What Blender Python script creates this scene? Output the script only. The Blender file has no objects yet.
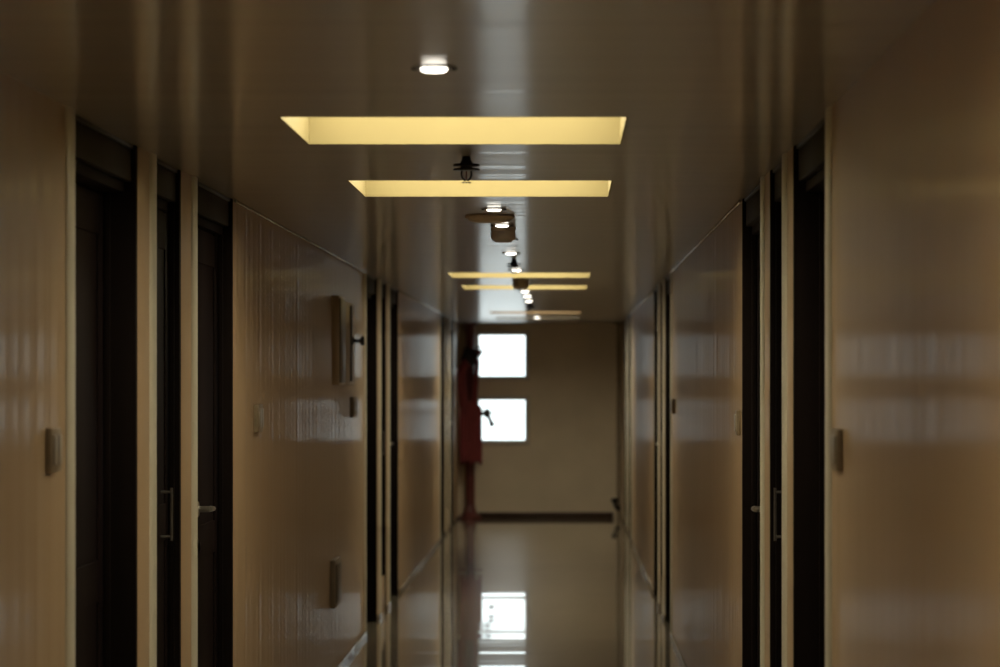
import bpy, bmesh, math, random
from mathutils import Vector, Matrix
random.seed(7)
PI = math.pi
SC = bpy.context.scene
COL = SC.collection

# ------------------------------------------------------------------ corridor dimensions (metres, camera at y = 0 looking +y)
XL, XR = -1.17, 0.625          # wall faces
H, CAM = 2.135, 1.49           # ceiling height, eye height
Y0, Y1 = -1.6, 32.9            # corridor ends
MID = (XL + XR) / 2            # axis of the ceiling fittings
PER = 10.45                    # the doors and lights repeat along the corridor
R_CORNER = 0.03
RECESS = 0.16

# ------------------------------------------------------------------ materials
def mat(name, color, rough=0.5, metal=0.0, spec=0.5, coat=0.0, coat_rough=0.05, emit=None, estr=0.0,
        var=0.0, var_scale=(3, 3, 3), bump=None):
    m = bpy.data.materials.new(name); m.use_nodes = True
    nt = m.node_tree; N = nt.nodes; L = nt.links
    b = N['Principled BSDF']
    b.inputs['Base Color'].default_value = (*color, 1)
    b.inputs['Roughness'].default_value = rough
    b.inputs['Metallic'].default_value = metal
    b.inputs['Specular IOR Level'].default_value = spec
    b.inputs['Coat Weight'].default_value = coat
    b.inputs['Coat Roughness'].default_value = coat_rough
    if emit:
        b.inputs['Emission Color'].default_value = (*emit, 1)
        b.inputs['Emission Strength'].default_value = estr
    tc = N.new('ShaderNodeTexCoord')
    if var:
        mp = N.new('ShaderNodeMapping'); mp.inputs['Scale'].default_value = var_scale
        nz = N.new('ShaderNodeTexNoise'); nz.inputs['Scale'].default_value = 1; nz.inputs['Detail'].default_value = 4
        rp = N.new('ShaderNodeValToRGB')
        rp.color_ramp.elements[0].position = .3; rp.color_ramp.elements[1].position = .7
        rp.color_ramp.elements[0].color = tuple(c * (1 - var) for c in color) + (1,)
        rp.color_ramp.elements[1].color = tuple(min(1, c * (1 + var)) for c in color) + (1,)
        L.new(tc.outputs['Object'], mp.inputs['Vector']); L.new(mp.outputs[0], nz.inputs['Vector'])
        L.new(nz.outputs['Fac'], rp.inputs[0]); L.new(rp.outputs[0], b.inputs['Base Color'])
    if bump:
        prev = None
        for sc, dist, det in bump:
            mp = N.new('ShaderNodeMapping'); mp.inputs['Scale'].default_value = sc
            nz = N.new('ShaderNodeTexNoise'); nz.inputs['Scale'].default_value = 1; nz.inputs['Detail'].default_value = det
            bp = N.new('ShaderNodeBump'); bp.inputs['Distance'].default_value = dist; bp.inputs['Strength'].default_value = 1
            L.new(tc.outputs['Object'], mp.inputs['Vector']); L.new(mp.outputs[0], nz.inputs['Vector'])
            L.new(nz.outputs['Fac'], bp.inputs['Height'])
            if prev: L.new(prev.outputs[0], bp.inputs['Normal'])
            prev = bp
        L.new(prev.outputs[0], b.inputs['Normal'])
        L.new(prev.outputs[0], b.inputs['Coat Normal'])
    return m

M = {}
M['wall'] = mat('wall_gloss_paint', (.44, .315, .19), .45, spec=.35, coat=.23, coat_rough=.12, var=.06, var_scale=(2, 1.2, .5),
                bump=[((1, 8.5, .07), .0150, 3)])
M['end'] = mat('end_wall_paint', (.72, .63, .50), .55, var=.05, bump=[((3, 3, 3), .001, 2)])
M['pale'] = mat('pale_corner_paint', (.56, .535, .44), .35, var=.05, var_scale=(4, 4, 1))
M['ceil'] = mat('ceiling_gloss_slats', (.36, .30, .235), .42, coat=.65, coat_rough=.14, var=.05, var_scale=(.4, 6, 1),
                bump=[((.05, 5, 1), .0055, 1), ((1.2, 1.2, 1), .0030, 1)])
M['floor'] = mat('polished_floor', (.26, .225, .165), .27, coat=1.0, coat_rough=.035, var=.12, var_scale=(6, 6, 6),
                 bump=[((.12, 1.0, 1), .0055, 1), ((.5, 4, 1), .0006, 1)])
M['wood'] = mat('dark_wood', (.008, .0048, .005), .6, spec=.06, var=.35, var_scale=(14, 14, .8), bump=[((30, 30, 1.2), .0006, 2)])
M['wood_head'] = mat('dark_wood_header', (.018, .015, .011), .55, spec=.12, var=.3, var_scale=(2, 1.4, 14))
M['wood_frame'] = mat('dark_wood_frame', (.009, .006, .0055), .6, spec=.06, var=.3, var_scale=(14, 14, .8))
M['steel'] = mat('satin_steel', (.62, .60, .56), .28, 1.0, var=.08, var_scale=(30, 30, 30))
M['dull_steel'] = mat('dull_steel', (.16, .15, .14), .4, .8, var=.08, var_scale=(30, 30, 30))
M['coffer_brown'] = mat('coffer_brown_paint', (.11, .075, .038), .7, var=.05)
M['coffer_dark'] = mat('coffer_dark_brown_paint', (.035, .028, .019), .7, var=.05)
M['chrome'] = mat('trim_metal', (.60, .55, .46), .25, .7, bump=[((1, 14, 14), .0015, 1)])
M['coffer'] = mat('coffer_yellow_paint', (.225, .190, .086), .7, var=.04, var_scale=(3, 3, 3))
M['diffuser'] = mat('coffer_diffuser', (.9, .85, .7), .6, emit=(1.0, .87, .60), estr=9, var=.03, var_scale=(9, 9, 9))
M['lens'] = mat('lamp_lens', (.9, .9, .85), .4, emit=(1.0, .93, .80), estr=6, var=.02, var_scale=(40, 40, 40))
M['rim'] = mat('lamp_rim', (.10, .085, .07), .45, var=.1, var_scale=(40, 40, 40))
M['plastic'] = mat('aged_plastic', (.62, .52, .40), .5, var=.1, var_scale=(30, 30, 30))
M['darkmetal'] = mat('dark_fitting_metal', (.035, .032, .028), .4, .5, var=.2, var_scale=(40, 40, 40))
M['plate'] = mat('switch_plate', (.24, .19, .13), .4, var=.08, var_scale=(30, 30, 30))
M['rocker'] = mat('switch_rocker', (.30, .27, .22), .3, var=.08, var_scale=(30, 30, 30))
M['cab'] = mat('cabinet_paint', (.5, .40, .27), .4, var=.1, var_scale=(6, 6, 2))
M['cab_dark'] = mat('cabinet_edge', (.09, .07, .045), .35, var=.1, var_scale=(6, 6, 2))
M['red'] = mat('red_pipe_paint', (.13, .028, .028), .45, var=.15, var_scale=(8, 8, 8))
M['hose'] = mat('red_canvas_hose', (.21, .036, .042), .8, var=.2, var_scale=(30, 30, 8), bump=[((120, 120, 120), .001, 2)])
M['black'] = mat('black_rubber', (.012, .011, .010), .5, var=.2, var_scale=(30, 30, 30))
M['skirt'] = mat('dark_brown_skirting', (.040, .018, .012), .4, var=.25, var_scale=(5, 20, 20))
M['base'] = mat('gloss_skirting', (.20, .16, .11), .25, coat=.6, coat_rough=.1, var=.1, var_scale=(4, 2, 8))
M['white'] = mat('window_frame_paint', (.55, .50, .43), .45, var=.04, var_scale=(8, 8, 8))
M['pipe_pale'] = mat('pale_pipe_paint', (.34, .28, .21), .5, var=.05, var_scale=(8, 8, 8))

def glass_mat():
    m = bpy.data.materials.new('window_glass'); m.use_nodes = True
    nt = m.node_tree; N = nt.nodes; L = nt.links
    for n in list(N): N.remove(n)
    o = N.new('ShaderNodeOutputMaterial'); mx = N.new('ShaderNodeMixShader')
    t = N.new('ShaderNodeBsdfTransparent'); g = N.new('ShaderNodeBsdfGlossy'); f = N.new('ShaderNodeFresnel')
    t.inputs[0].default_value = (.93, .96, .95, 1); g.inputs['Roughness'].default_value = .02
    f.inputs['IOR'].default_value = 1.45
    L.new(f.outputs[0], mx.inputs[0]); L.new(t.outputs[0], mx.inputs[1]); L.new(g.outputs[0], mx.inputs[2])
    L.new(mx.outputs[0], o.inputs[0])
    return m
M['glass'] = glass_mat()

# ------------------------------------------------------------------ helpers
def tag(o, label=None, cat=None, group=None, kind=None):
    if label: o['label'] = label
    if cat: o['category'] = cat
    if group: o['group'] = group
    if kind: o['kind'] = kind
    return o

def empty(name, loc, label, cat, group=None, kind=None):
    o = bpy.data.objects.new(name, None); o.empty_display_size = .1
    COL.objects.link(o); o.location = loc
    return tag(o, label, cat, group, kind)

def obj(name, bm, m, parent=None, smooth=35):
    bmesh.ops.recalc_face_normals(bm, faces=bm.faces[:])
    me = bpy.data.meshes.new(name); bm.to_mesh(me); bm.free()
    if smooth:
        me.polygons.foreach_set('use_smooth', [True] * len(me.polygons))
        me.set_sharp_from_angle(angle=math.radians(smooth))
    for k in (m if isinstance(m, (list, tuple)) else [m]): me.materials.append(k)
    o = bpy.data.objects.new(name, me); COL.objects.link(o)
    if parent: o.parent = parent
    return o

def box(bm, a, b, bevel=0.0, seg=2, rot=None):
    a, b = Vector(a), Vector(b)
    r = bmesh.ops.create_cube(bm, size=1)
    vs = r['verts']
    c = (a + b) / 2; s = b - a
    for v in vs:
        v.co = Vector((v.co.x * s.x, v.co.y * s.y, v.co.z * s.z))
        if rot: v.co = rot @ v.co
        v.co += c
    if bevel:
        es = list({e for v in vs for e in v.link_edges})
        bmesh.ops.bevel(bm, geom=es, offset=bevel, segments=seg, profile=.5, affect='EDGES')
    return bm

def lathe(bm, prof, seg=28, axis='z', origin=(0, 0, 0)):
    """revolve (radius, height) pairs about an axis"""
    rings = []
    o = Vector(origin)
    def P(r, h, t):
        c, s = r * math.cos(t), r * math.sin(t)
        return o + (Vector((c, s, h)) if axis == 'z' else Vector((h, c, s)) if axis == 'x' else Vector((c, h, s)))
    for r, h in prof:
        if r < 1e-6: rings.append([bm.verts.new(P(0, h, 0))])
        else: rings.append([bm.verts.new(P(r, h, 2 * PI * k / seg)) for k in range(seg)])
    for A, B in zip(rings, rings[1:]):
        for k in range(seg):
            q = (k + 1) % seg
            if len(A) == 1 and len(B) == 1: continue
            if len(A) == 1: bm.faces.new((A[0], B[q], B[k]))
            elif len(B) == 1: bm.faces.new((A[k], A[q], B[0]))
            else: bm.faces.new((A[k], A[q], B[q], B[k]))
    for R in (rings[0], rings[-1]):
        if len(R) > 1: bm.faces.new(R)
    return bm

def tube(bm, pts, r, seg=12, flat=1.0):
    """swept tube through points; r a number or one per point; flat squashes it across"""
    pts = [Vector(p) for p in pts]; n = len(pts)
    rs = r if isinstance(r, (list, tuple)) else [r] * n
    up = Vector((0, 1, 0)); rings = []
    for i, p in enumerate(pts):
        t = (pts[min(i + 1, n - 1)] - pts[max(i - 1, 0)]).normalized()
        u = up if abs(t.dot(up)) < .9 else Vector((1, 0, 0))
        a = t.cross(u).normalized(); b = a.cross(t).normalized()
        rings.append([bm.verts.new(p + a * rs[i] * math.cos(2 * PI * k / seg) + b * rs[i] * flat * math.sin(2 * PI * k / seg)) for k in range(seg)])
    for A, B in zip(rings, rings[1:]):
        for k in range(seg):
            q = (k + 1) % seg
            bm.faces.new((A[k], A[q], B[q], B[k]))
    bm.faces.new(rings[0]); bm.faces.new(rings[-1])
    return bm

def prism(bm, plan, z0, z1):
    a = [bm.verts.new((x, y, z0)) for x, y in plan]
    b = [bm.verts.new((x, y, z1)) for x, y in plan]
    n = len(plan)
    for i in range(n):
        j = (i + 1) % n
        bm.faces.new((a[i], a[j], b[j], b[i]))
    bm.faces.new(a); bm.faces.new(b)
    return bm

def copy_tree(o, parent=None):
    c = o.copy(); COL.objects.link(c)
    if parent: c.parent = parent
    for ch in list(o.children): copy_tree(ch, c)
    return c

def catmull(pts, n=8):
    P = [Vector(p) for p in pts]; P = [2 * P[0] - P[1]] + P + [2 * P[-1] - P[-2]]; out = []
    for i in range(1, len(P) - 2):
        a, b, c, d = P[i - 1:i + 3]
        for k in range(n):
            t = k / n
            out.append(.5 * (2 * b + (c - a) * t + (2 * a - 5 * b + 4 * c - d) * t * t + (3 * b - a - 3 * c + d) * t ** 3))
    out.append(P[-2]); return out

# ------------------------------------------------------------------ openings
OPEN = {'a': (7.14, 8.20), 'b': (8.56, 9.13), 'c': (9.51, 10.56)}
BAYS = [0, 1, 2]
openings = sorted((OPEN[k][0] + PER * i, OPEN[k][1] + PER * i) for k in 'abc' for i in BAYS)

# ------------------------------------------------------------------ shell
def wall_side(name, xf, s):
    """plan outline with door recesses, extruded to the ceiling; s = direction into the wall"""
    pts = [(0, Y0 - .2)]
    for a, b in openings:
        r = R_CORNER
        for k in range(7):
            t = k / 6 * PI / 2
            pts.append((r - r * math.cos(t), a - r + r * math.sin(t)))
        pts += [(RECESS, a), (RECESS, b)]
        for k in range(7):
            t = PI / 2 - k / 6 * PI / 2
            pts.append((r - r * math.cos(t), b + r - r * math.sin(t)))
    pts += [(0, Y1 + .2), (RECESS + .14, Y1 + .2), (RECESS + .14, Y0 - .2)]
    bm = bmesh.new()
    prism(bm, [(xf + s * u, y) for u, y in pts], -.05, H + .02)
    return tag(obj(name, bm, M['wall'], smooth=40), kind='structure')
tag(wall_side('wall_left', XL, -1), 'long glossy beige corridor wall on the left, with dark door recesses', 'wall')
tag(wall_side('wall_right', XR, 1), 'long glossy beige corridor wall on the right, with dark door recesses', 'wall')

bm = bmesh.new()
box(bm, (XL - .3, Y0 - .2, -.15), (XR + .3, Y1 + .2, 0))
tag(obj('floor', bm, M['floor'], smooth=0), 'polished brown-grey corridor floor mirroring the windows', 'floor', kind='structure')

COFFERS = [7.30, 9.60, 7.30 + PER - .03, 9.60 + PER - .03, 27.45, 29.75]  # the sixth box is added to brighten the end wall
NEAR_FILL = [.60, 3.05]                # two unseen light boxes added above the frame to brighten the near walls
CX0, CX1, CDY = -.70, .155, .84
bm = bmesh.new()
ys = [Y0 - .2]
for c in sorted(COFFERS + NEAR_FILL): ys += [c, c + CDY]
ys.append(Y1 + .2)
for i in range(len(ys) - 1):
    if i % 2 == 0: box(bm, (XL - .3, ys[i], H), (XR + .3, ys[i + 1], H + .25))
    else:
        box(bm, (XL - .3, ys[i], H), (CX0, ys[i + 1], H + .25))
        box(bm, (CX1, ys[i], H), (XR + .3, ys[i + 1], H + .25))
box(bm, (XL - .3, Y0 - .2, H + .25), (XR + .3, Y1 + .2, H + .33))
tag(obj('ceiling', bm, M['ceil'], smooth=0), 'low glossy brown ceiling with square light openings along its middle', 'ceiling', kind='structure')

# end wall with the two window openings
WX0, WX1 = -.965, -.417
W = [(.830, 1.312), (1.534, 2.024)]
bm = bmesh.new()
T = .2
for x0, x1, z0, z1 in [(XL - .3, WX0, -.05, H + .1), (WX1, XR + .3, -.05, H + .1), (WX0, WX1, -.05, W[0][0]),
                       (WX0, WX1, W[0][1], W[1][0]), (WX0, WX1, W[1][1], H + .1)]:
    box(bm, (x0, Y1, z0), (x1, Y1 + T, z1))
bmesh.ops.remove_doubles(bm, verts=bm.verts[:], dist=1e-4)
tag(obj('wall_end', bm, M['end'], smooth=0), 'plain dim end wall closing the corridor, pierced by two bright windows', 'wall', kind='structure')
bm = bmesh.new(); box(bm, (XL - .3, Y0 - .2, -.05), (XR + .3, Y0, H + .1))
tag(obj('wall_back', bm, M['end'], smooth=0), 'plain wall behind the viewer', 'wall', kind='structure')

for n, ((z0, z1), lab) in enumerate(zip(W, ['lower bright window in the end wall, beside the red fire hose',
                                           'upper bright window in the end wall, just under the ceiling'])):
    e = empty('window_%d' % (n + 1), ((WX0 + WX1) / 2, Y1, z0), lab, 'window', 'end wall windows', 'structure')
    w2, hh = (WX1 - WX0) / 2, z1 - z0
    bm = bmesh.new()
    f = .022
    box(bm, (-w2, .05, 0), (-w2 + f, .11, hh), .004); box(bm, (w2 - f, .05, 0), (w2, .11, hh), .004)
    box(bm, (-w2 + f, .05, 0), (w2 - f, .11, f), .004); box(bm, (-w2 + f, .05, hh - f), (w2 - f, .11, hh), .004)
    obj('window_frame', bm, M['white'], e)
    bm = bmesh.new(); box(bm, (-w2 + f, .076, f), (w2 - f, .082, hh - f))
    obj('window_pane', bm, M['glass'], e, smooth=0)
    bm = bmesh.new()
    q = .03
    box(bm, (-w2 - q, -.012, -q), (w2 + q, 0, 0), .003); box(bm, (-w2 - q, -.012, hh), (w2 + q, 0, hh + q), .003)
    box(bm, (-w2 - q, -.012, 0), (-w2, 0, hh), .003); box(bm, (w2, -.012, 0), (w2 + q, 0, hh), .003)
    obj('window_surround', bm, M['white'], e)

# skirtings and ceiling trims on the plain stretches
def spans():
    ends = [Y0]
    for i in BAYS: ends += [OPEN['a'][0] + PER * i, OPEN['c'][1] + PER * i]
    ends.append(Y1)
    return [(ends[k], ends[k + 1]) for k in range(0, len(ends), 2)]
def all_spans():
    ends = [Y0]
    for a, b in openings: ends += [a, b]
    ends.append(Y1)
    return [(ends[k], ends[k + 1]) for k in range(0, len(ends), 2)]
tn = 0
for side, xf, s in (('left', XL, 1), ('right', XR, -1)):
    bm = bmesh.new()
    for a, b in all_spans():
        box(bm, (min(xf, xf + s * .012), a + .04, 0), (max(xf, xf + s * .012), b - .04, .035), .005)
    tag(obj('baseboard_' + side, bm, M['base']), 'thin glossy skirting strip along the foot of the %s wall' % side, 'baseboard', kind='structure')
    for k, (a, b) in enumerate(spans()[1:]):
        tn += 1
        bm = bmesh.new()
        box(bm, (min(xf, xf + s * .010), a + .05, H - .012), (max(xf, xf + s * .010), b - .05, H), .003)
        tag(obj('trim_%d' % tn, bm, M['chrome']),
            'thin bright strip at the top of the %s wall, %s' % (side, ['middle stretch', 'stretch before the farthest doors', 'shortest stretch at the end wall'][k]), 'trim', kind='structure')
bm = bmesh.new()
box(bm, (-.955, Y1 - .03, 0), (.53, Y1, .062), .006)
tag(obj('baseboard_end', bm, M['skirt']), 'dark brown skirting along the foot of the end wall', 'baseboard', kind='structure')

# pale corner strips on the near side of every door recess
WORD = ['nearest', 'middle', 'farthest']
KIND = {'a': 'first wide door', 'b': 'narrow door', 'c': 'second wide door'}
for side, xf, s in (('left', XL, 1), ('right', XR, -1)):
    for i in BAYS:
        for k in 'abc':
            a = OPEN[k][0] + PER * i
            tn += 1
            bm = bmesh.new()
            plan = [(0, a - .115), (.005, a - .11), (.009, a - .09), (.010, a - .06), (.008, a - .02), (.003, a - .004),
                    (-.008, a), (-.035, a + .004), (-.035, a - .002), (-.035, a - .002)][:9]
            plan = [(0, a - .115), (.005, a - .11), (.009, a - .09), (.010, a - .06), (.008, a - .02), (.002, a + .001),
                    (-.01, a + .008), (-.04, a + .008), (-.04, a - .006), (-.012, a - .03), (-.004, a - .06), (-.004, a - .115)]
            prism(bm, [(xf + s * u, y) for u, y in plan], 0, H)
            tag(obj('trim_%d' % tn, bm, M['pale'], smooth=60),
                'pale painted corner strip beside the %s of the %s door group, %s wall' % (KIND[k], WORD[i], side),
                'trim', kind='structure')

# ------------------------------------------------------------------ doors
dn = 0
HEAD = 2.035
for side, xf, s in (('left', XL, -1), ('right', XR, 1)):
    for i in BAYS:
        for k in 'abc':
            a, b = OPEN[k][0] + PER * i, OPEN[k][1] + PER * i
            dn += 1
            wd = b - a
            leaf_u = {'a': .085, 'b': .032, 'c': .048}[k]       # how deep the leaf sits behind the wall face
            sill = .23 if k == 'b' else 0
            extra = {'a': 'dark brown plain wooden door', 'b': 'narrow dark duct door with a slim upright pull bar',
                     'c': 'dark wooden door with a steel lever handle'}[k]
            lab = '%s, %s door group, %s wall' % (extra, WORD[i], side)
            e = empty('door_%d' % dn, (xf, a, 0), lab, 'door', kind='structure')
            def bx(bm, u0, u1, y0, y1, z0, z1, bev=.003):
                box(bm, (min(s * u0, s * u1), y0, z0), (max(s * u0, s * u1), y1, z1), bev)
            # frame: two jambs with a stop, a head and (narrow door) a raised sill
            bm = bmesh.new(); j = .035
            bx(bm, .012, RECESS - .002, .009, j, 0, H - .001); bx(bm, -.002, RECESS - .002, wd - j, wd - .001, 0, H - .001)
            bx(bm, leaf_u + .002, leaf_u + .03, j, j + .012, sill, HEAD, .001)
            bx(bm, leaf_u - .018, leaf_u - .002, wd - j - .014, wd - j, sill, HEAD, .001)
            bx(bm, .03, RECESS - .002, j, wd - j, HEAD - .03, HEAD)
            obj('door_frame', bm, M['wood_frame'], e)
            bm = bmesh.new()
            bx(bm, .010, .035, j, wd - j, HEAD, H - .012, .004)
            obj('header_panel', bm, M['wood_head'], e)
            bm = bmesh.new()
            bx(bm, .004, .024, j, wd - j, H - .012, H - .002, .002)
            obj('header_strip', bm, M['darkmetal'], e)
            if sill:
                bm = bmesh.new()
                bx(bm, .004, RECESS - .002, j, wd - j, 0, sill, .004)
                obj('sill', bm, M['wall'], e)
            # leaf with sunk panels
            bm = bmesh.new()
            l0, l1 = j + .003, wd - j - .003
            z0, z1 = sill + .006, HEAD - .032
            bx(bm, leaf_u + .006, leaf_u + .042, l0, l1, z0, z1, .002)
            st = .09 if wd > .6 else .06
            bx(bm, leaf_u, leaf_u + .008, l0, l0 + st, z0, z1, .002); bx(bm, leaf_u, leaf_u + .008, l1 - st, l1, z0, z1, .002)
            for c in ([z0 + .06, (z0 + z1) / 2 - .05, z1 - .06]):
                bx(bm, leaf_u, leaf_u + .008, l0 + st, l1 - st, c - .055, c + .055, .002)
            obj('door_leaf', bm, M['wood'], e)
            if k == 'b':
                hy = .36
                bm = bmesh.new()
                x = s * (leaf_u - .032)
                tube(bm, [(x, hy, 1.018), (x, hy, 1.175)], .0045, 10)
                for z in (1.03, 1.163): tube(bm, [(x, hy, z), (s * leaf_u, hy, z)], .004, 8)
                obj('pull_bar', bm, M['dull_steel'], e)
            else:
                hy = .40 if k == 'c' else .12
                z = 1.07
                bm = bmesh.new()
                lathe(bm, [(.001, 0), (.026, 0), (.026, .006), (.022, .009), (.010, .010), (.010, .045), (.001, .045)], 20, 'x')
                tube(bm, [(.042, 0, 0), (.045, .03, 0), (.044, .11, -.003)], [.010, .010, .008], 12)
                for v in bm.verts: v.co = Vector((s * leaf_u - s * v.co.x, hy + v.co.y, z + v.co.z))
                lh = obj('lever_handle', bm, M['steel'], e)
                bm = bmesh.new()
                lathe(bm, [(.001, 0), (.022, 0), (.022, .006), (.012, .008), (.011, .013), (.001, .013)], 18, 'x')
                for v in bm.verts: v.co = Vector((s * leaf_u - s * v.co.x, hy, .945 + v.co.z * 1.3))
                obj('keyhole_plate', bm, M['steel'], e)

# ------------------------------------------------------------------ ceiling light boxes
ORD = ['nearest', 'second', 'third', 'fourth', 'fifth', 'sixth']
cof = None
for n, c in enumerate(COFFERS + NEAR_FILL):
    lab = n >= len(COFFERS) and ['square ceiling light box overhead of the viewer, above the picture', 'square ceiling light box just ahead of the viewer, above the picture'][n - len(COFFERS)] or '%s yellow-lit square ceiling light box%s' % (ORD[n], [', largest in view, ahead of the sprinkler', ', just beyond the sprinkler',
          ' along the ceiling, a thin yellow bar', ' along the ceiling, a thin yellow bar', ' along the ceiling, a dim thin bar above the windows', ' along the ceiling, faintest and closest to the end wall'][n])
    if cof is None:
        cof = empty('ceiling_light_box', (CX0, c, H), lab, 'ceiling light', 'square ceiling light boxes')
        w, d, hh, t = CX1 - CX0, CDY, .17, .006
        g = .0
        bm = bmesh.new()
        box(bm, (g, g, .0), (t, d - g, hh)); box(bm, (w - t, g, .0), (w - g, d - g, hh))
        box(bm, (t, g, .0), (w - t, t, hh)); box(bm, (t, d - t, .0), (w - t, d - g, hh))
        obj('housing', bm, M['coffer'], cof, smooth=0)
        bm = bmesh.new(); box(bm, (t + .001, t + .001, .135), (w - t - .001, d - t - .001, .141), .001)
        obj('diffuser', bm, M['diffuser'], cof, smooth=0)
        for q in (.055, .785):
            bm = bmesh.new(); box(bm, (t, q - .004, .128), (w - t, q + .004, .135), .001)
            obj('retaining_bar', bm, M['coffer'], cof, smooth=0)
    else:
        o = copy_tree(cof); o.location = (CX0, c, H); o['label'] = lab
        if 4 <= n < 6:                                   # dimness of the two farthest boxes is put into their side colour
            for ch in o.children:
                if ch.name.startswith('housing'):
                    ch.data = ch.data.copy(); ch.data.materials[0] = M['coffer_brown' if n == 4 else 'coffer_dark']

# ------------------------------------------------------------------ downlights
DL = [(6.14, -.268), (11.15, -.264), (12.28, -.258), (13.5, -.257), (14.95, -.269), (17.2, -.281), (21.2, -.283), (22.4, -.281), (23.8, -.286), (29.9, -.279)]
DLAB = ['small round lit downlight nearest the viewer, before the first light box', 'small lit downlight just before the round ceiling disc',
        'small lit downlight right at the near edge of the smoke detector', 'small lit downlight just beyond the near smoke detector',
        'small lit downlight midway between near smoke detector and second sprinkler', 'small lit downlight just beyond the second sprinkler',
        'first of three downlights close together beyond the fourth light box', 'middle of three downlights close together beyond the fourth light box',
        'last of three downlights close together beyond the fourth light box', 'last small lit downlight before the end wall, beyond the fifth light box']
dl = None
for (y, x), lab in zip(DL, DLAB):
    if dl is None:
        dl = empty('downlight', (x, y, H), lab, 'downlight', 'small round downlights along the ceiling')
        bm = bmesh.new()
        lathe(bm, [(.027, .0), (.043, .0), (.0435, -.002), (.040, -.003), (.032, -.004), (.027, -.003)], 32)
        obj('trim_ring', bm, M['rim'], dl)
        bm = bmesh.new()
        lathe(bm, [(.0265, .0), (.0265, -.005), (.0255, -.008), (.021, -.010), (.010, -.011), (.0001, -.0112)], 32)
        obj('lens', bm, M['lens'], dl)
        for sx in (-1, 1):
            bm = bmesh.new(); box(bm, (sx * .040 - .006, -.004, -.007), (sx * .040 + .006, .004, -.001), .001)
            obj('spring_clip', bm, M['darkmetal'], dl)
    else:
        o = copy_tree(dl); o.location = (x, y, H); o['label'] = lab

# the light each lamp throws down
for n, (y, x) in enumerate(DL):
    ld = bpy.data.lights.new('downlight_lamp', 'SPOT'); ld.energy = 4.2; ld.color = (1.0, .86, .66)
    ld.spot_size = math.radians(160); ld.spot_blend = .7; ld.shadow_soft_size = .026
    lo = bpy.data.objects.new('downlight_lamp', ld); COL.objects.link(lo); lo.location = (x, y, H - .04)

# ------------------------------------------------------------------ smoke detectors, disc, sprinklers
def smoke(y, x, lab):
    e = empty('smoke_detector', (x, y, H), lab, 'smoke detector', 'smoke detectors on the ceiling')
    bm = bmesh.new(); lathe(bm, [(.001, 0), (.052, 0), (.053, -.004), (.053, -.013), (.050, -.016), (.001, -.016)], 32)
    obj('base', bm, M['plastic'], e)
    bm = bmesh.new(); lathe(bm, [(.001, -.016), (.049, -.016), (.052, -.022), (.052, -.042), (.047, -.052), (.036, -.058), (.034, -.062), (.001, -.064)], 32)
    obj('sensor_head', bm, M['plastic'], e)
    bm = bmesh.new(); lathe(bm, [(.001, -.060), (.004, -.0645), (.004, -.067), (.001, -.068)], 12, origin=(.018, -.02, .004))
    obj('indicator', bm, M['darkmetal'], e)
    return e
s1 = smoke(12.52, -.258, 'drum-shaped smoke detector beside the round ceiling disc')
s2 = copy_tree(s1); s2.location = (-.279, 18.9, H); s2['label'] = 'small dark smoke detector hanging between third and fourth light boxes'

e = empty('ceiling_disc', (-.292, 11.62, H), 'wide shallow round disc on the ceiling ahead of the smoke detector', 'ceiling fixture')
bm = bmesh.new(); lathe(bm, [(.001, 0), (.093, 0), (.096, -.003), (.096, -.009), (.092, -.012), (.001, -.012)], 40)
obj('rim', bm, M['plastic'], e)
bm = bmesh.new(); lathe(bm, [(.088, -.011), (.086, -.016), (.074, -.023), (.050, -.028), (.0001, -.030)], 40)
obj('dome', bm, M['plastic'], e)

def sprinkler(y, x, lab):
    e = empty('sprinkler', (x, y, H), lab, 'sprinkler', 'ceiling sprinklers')
    bm = bmesh.new(); lathe(bm, [(.001, 0), (.012, 0), (.013, -.010), (.017, -.016), (.017, -.021), (.012, -.023), (.001, -.023)], 20)
    obj('nipple', bm, M['darkmetal'], e)
    bm = bmesh.new(); lathe(bm, [(.001, -.021), (.037, -.022), (.038, -.0275), (.018, -.030), (.018, -.034), (.037, -.035), (.038, -.0405), (.012, -.042), (.001, -.042)], 28)
    obj('escutcheon', bm, M['darkmetal'], e)
    for sx in (-1, 1):
        bm = bmesh.new()
        tube(bm, catmull([(sx * .011, 0, -.036), (sx * .014, 0, -.048), (sx * .012, 0, -.060), (sx * .003, 0, -.070)], 4), .0026, 8)
        obj('frame_arm', bm, M['darkmetal'], e)
    bm = bmesh.new(); tube(bm, [(0, 0, -.039), (0, 0, -.067)], .002, 8)
    obj('glass_bulb', bm, M['red'], e)
    bm = bmesh.new()
    lathe(bm, [(.001, -.073), (.010, -.073), (.010, -.0745), (.001, -.075)], 16)
    for k in range(8):
        t = 2 * PI * k / 8
        tube(bm, [(.009 * math.cos(t), .009 * math.sin(t), -.0738), (.013 * math.cos(t), .013 * math.sin(t), -.0755)], .0016, 6)
    obj('deflector', bm, M['darkmetal'], e)
    return e
p1 = sprinkler(8.58, -.282, 'dark pendent sprinkler between the first and second light boxes')
for y, x, lab in [(15.75, -.268, 'dark sprinkler before the third light box, beside a small downlight'),
                  (24.5, -.285, 'dark sprinkler beyond the cluster of three downlights')]:
    o = copy_tree(p1); o.location = (x, y, H); o['label'] = lab

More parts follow.
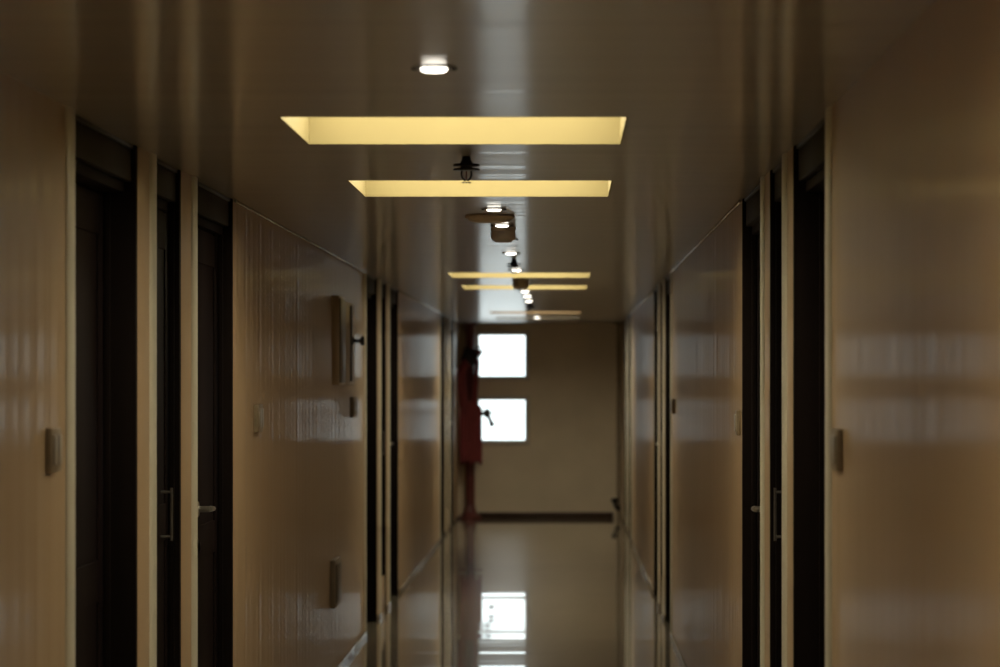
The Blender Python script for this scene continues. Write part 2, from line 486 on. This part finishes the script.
# ------------------------------------------------------------------ wall fittings
def switch(side, y, z, lab, w=.10, h=.10, t=.014):
    xf, s = (XL, 1) if side == 'left' else (XR, -1)
    e = empty('light_switch', (xf, y, z), lab, 'light switch', 'switch plates along the walls')
    def bx(bm, u0, u1, y0, y1, z0, z1, bev): box(bm, (min(s * u0, s * u1), y0, z0), (max(s * u0, s * u1), y1, z1), bev)
    bm = bmesh.new(); bx(bm, 0, t, -w / 2, w / 2, -h / 2, h / 2, .003); obj('plate', bm, M['plate'], e)
    for q in (-1, 1):
        bm = bmesh.new(); bx(bm, t - .003, t + .005, q * w * .22 - w * .18, q * w * .22 + w * .18, -h * .34, h * .34, .002)
        obj('rocker', bm, M['rocker'], e)
    return e
switch('left', 6.82, 1.336, 'switch plate on the left wall nearest the viewer, before the first door', .13)
switch('left', 11.34, 1.353, 'dark switch plate on the left wall just past the near door group', .16, .105, .020)
switch('left', 16.45, 1.353, 'switch plate on the left wall below the wall cabinet', .30, .11, .020)
switch('right', 6.82, 1.336, 'switch plate on the right wall nearest the viewer, before the first door', .16, .095)
switch('right', 10.72, 1.345, 'switch plate on the right wall just past the near door group', .10, .09)
switch('right', 17.1, 1.352, 'switch plate on the right wall before the middle door group', .22, .085, .018)

e = empty('wall_cabinet', (XL, 15.05, 1.475), 'shallow wall cabinet with a protruding dark knob high on the left wall', 'cabinet')
bm = bmesh.new()
box(bm, (0, 0, 0), (.036, .40, .45), .004)
obj('body', bm, M['cab'], e)
bm = bmesh.new(); box(bm, (.036, .015, .012), (.042, .385, .438), .002); obj('door', bm, M['cab_dark'], e)
bm = bmesh.new(); box(bm, (0, .40, .0), (.030, 1.22, .435), .004); obj('side_panel', bm, M['cab'], e)
bm = bmesh.new(); box(bm, (.028, .86, .02), (.040, .90, .42), .002); obj('strip', bm, M['cab_dark'], e)
bm = bmesh.new()
lathe(bm, [(.001, 0), (.022, 0), (.022, .010), (.010, .014), (.010, .045), (.022, .050), (.026, .058), (.022, .068), (.001, .070)], 20, 'x', (.030, .98, .235))
obj('knob', bm, M['black'], e)

e = empty('wall_socket', (XL, 15.15, .475), 'tall narrow socket box low on the left wall below the cabinet', 'socket')
bm = bmesh.new(); box(bm, (0, -.20, -.115), (.024, .20, .125), .005); obj('back_box', bm, M['plate'], e)
bm = bmesh.new(); box(bm, (.024, -.16, -.09), (.029, .16, .10), .002); obj('cover', bm, M['cab_dark'], e)
bm = bmesh.new(); lathe(bm, [(.001, 0), (.012, 0), (.012, .006), (.001, .008)], 14, 'x', (.020, -.10, -.104)); obj('screw', bm, M['steel'], e)

# ------------------------------------------------------------------ fire riser and hose at the end wall
RX, RY = -1.035, Y1 - .13
e = empty('fire_riser', (RX, RY, 0), 'dark red fire water pipe standing floor to ceiling left of the windows', 'fire pipe')
bm = bmesh.new(); tube(bm, [(0, 0, .02), (0, 0, H - .002)], .048, 24); obj('pipe', bm, M['red'], e)
bm = bmesh.new(); lathe(bm, [(.001, 0), (.125, 0), (.125, .022), (.105, .030), (.072, .060), (.060, .11), (.048, .14), (.001, .14)], 28); obj('base_flange', bm, M['red'], e)
bm = bmesh.new(); lathe(bm, [(.001, H - .03), (.075, H - .03), (.078, H - .001), (.001, H - .001)], 24); obj('ceiling_flange', bm, M['red'], e)
bm = bmesh.new()
lathe(bm, [(.056, 1.72), (.062, 1.725), (.062, 1.80), (.056, 1.805)], 24)
tube(bm, catmull([(0, -.03, 1.76), (.03, -.10, 1.765), (.085, -.12, 1.80), (.10, -.12, 1.83)], 5), [.040] * 16, 16)
lathe(bm, [(.001, 0), (.055, 0), (.055, .02), (.001, .02)], 20, 'z', (.10, -.12, 1.82))
obj('landing_valve', bm, M['red'], e)
vv = e.children[-1]
bm = bmesh.new()
rot = Matrix.Rotation(math.radians(-24), 4, 'Y').to_3x3()
lathe(bm, [(.045, 0), (.058, .004), (.060, .012), (.058, .020), (.045, .022), (.045, 0)][:5], 22)
for k in range(2): box(bm, (-.048, -.006, .006), (.048, .006, .016), .002, rot=Matrix.Rotation(k * PI / 2, 3, 'Z'))
for v in bm.verts: v.co = rot @ v.co + Vector((.075, -.12, 1.842))
obj('hand_wheel', bm, M['black'], vv)
bm = bmesh.new()
box(bm, (-.085, -.16, 1.69), (.085, -.05, 1.85), .012, rot=Matrix.Rotation(math.radians(20), 3, 'Y'))
obj('hose_bracket', bm, M['black'], e)

e = empty('fire_hose', (RX, RY - .22, .61), 'folded dark red fire hose bundle hanging on the red pipe by the lower window', 'fire hose')
# hanging folds: seven flat loops side by side
nf = 7; x0, x1 = -.105, .135
for k in range(nf):
    x = x0 + (x1 - x0) * (k + .5) / nf
    r = (x1 - x0) / nf * .56
    zt = .655 - .05 * abs(k - 3) ** 1.5 / 5
    zb = .0 + .012 * (k % 3)
    pts = catmull([(x, .03, zb + .02), (x, -.015, zb), (x, -.035, zb + .05), (x, -.045, .3), (x, -.035, zt - .04), (x, -.01, zt), (x, .03, zt - .02)], 5)
    bm = bmesh.new(); tube(bm, pts, [r] * len(pts), 10)
    obj('hose_fold', bm, M['hose'], e)
bm = bmesh.new()
pts = catmull([(-.065, -.01, .60), (-.085, -.02, .85), (-.08, -.025, .98), (-.055, -.025, 1.06), (-.02, -.03, 1.09)], 7)
tube(bm, pts, [.050] * len(pts), 14, .6)
obj('hose_run', bm, M['hose'], e); bm = bmesh.new()
pts = catmull([(.055, -.01, .60), (.062, -.02, .80), (.075, -.02, .95), (.085, -.01, 1.07), (.08, 0, 1.12)], 7)
tube(bm, pts, [.026] * len(pts), 12, .8)
obj('hose_run', bm, M['hose'], e)
bm = bmesh.new()
tube(bm, catmull([(.11, -.02, .52), (.14, -.04, .54), (.17, -.05, .545)], 4), [.022] * 9, 12)
lathe(bm, [(.001, .0), (.034, .0), (.050, .012), (.054, .045), (.044, .065), (.020, .075), (.001, .075)], 18, 'x', (.155, -.05, .54))
obj('nozzle', bm, M['black'], e)
nz = e.children[-1]
bm = bmesh.new()
tube(bm, catmull([(.195, -.05, .53), (.215, -.055, .49), (.240, -.06, .43), (.255, -.06, .40)], 4), [.022, .022, .021, .021, .021, .021, .022, .024, .027, .032, .034, .033, .026], 12)
obj('nozzle_lever', bm, M['black'], nz)
bm = bmesh.new(); tube(bm, [(.225, -.05, .545), (.34, -.05, .555)], [.010, .006], 10); obj('nozzle_tip', bm, M['steel'], nz)

e = empty('corner_pipe', (.585, Y1 - .035, 0), 'slim pale upright pipe with a dark tap, right corner of the end wall', 'pipe')
bm = bmesh.new(); tube(bm, [(0, 0, 0), (0, 0, H - .002)], .018, 16); obj('pipe', bm, M['pipe_pale'], e)
bm = bmesh.new()
lathe(bm, [(.001, .085), (.022, .085), (.024, .095), (.024, .12), (.020, .135), (.001, .135)], 18)
tube(bm, catmull([(-.01, -.01, .10), (-.035, -.03, .14), (-.04, -.03, .18)], 4), .016, 12)
lathe(bm, [(.001, .17), (.034, .172), (.036, .19), (.034, .215), (.001, .218)], 18, 'z', (-.042, -.03, 0))
obj('tap', bm, M['black'], e)
for z in (.75, 1.5):
    bm = bmesh.new(); lathe(bm, [(.0185, z), (.024, z), (.024, z + .025), (.0185, z + .025)], 16); box(bm, (-.008, .01, z + .004), (.008, .035, z + .02))
    obj('pipe_clip', bm, M['pipe_pale'], e)

# ------------------------------------------------------------------ daylight outside, window portals
w = bpy.data.worlds.new('overcast'); SC.world = w; w.use_nodes = True
bg = w.node_tree.nodes['Background']
bg.inputs['Color'].default_value = (.92, .97, 1.0, 1); bg.inputs['Strength'].default_value = 2.7
for z0, z1 in W:
    ld = bpy.data.lights.new('window_daylight', 'AREA'); ld.shape = 'RECTANGLE'
    ld.size, ld.size_y = WX1 - WX0, z1 - z0
    ld.cycles.is_portal = True
    lo = bpy.data.objects.new('window_daylight', ld); COL.objects.link(lo)
    lo.location = ((WX0 + WX1) / 2, Y1 + .19, (z0 + z1) / 2)
    lo.rotation_euler = (-PI / 2, 0, 0)      # faces into the corridor (-y)

# ------------------------------------------------------------------ camera
cd = bpy.data.cameras.new('camera'); cd.lens = 108; cd.sensor_width = 36
cd.shift_x, cd.shift_y = -.065, .0485
cd.clip_start, cd.clip_end = .05, 200
cd.dof.use_dof = True; cd.dof.focus_distance = 10.2; cd.dof.aperture_fstop = 4.5
co = bpy.data.objects.new('camera', cd); COL.objects.link(co)
co.location = (0, 0, CAM); co.rotation_euler = (PI / 2, 0, 0)
SC.camera = co

vs = SC.view_settings
SC.display_settings.display_device = 'sRGB'
vs.view_transform = 'Standard'; vs.look = 'None'; vs.gamma = 1; vs.exposure = .05; vs.use_curve_mapping = False
cy = SC.cycles
cy.use_denoising = True
cy.max_bounces = 12; cy.diffuse_bounces = 6; cy.glossy_bounces = 8; cy.transparent_max_bounces = 12
cy.sample_clamp_indirect = 6
cy.caustics_reflective = True
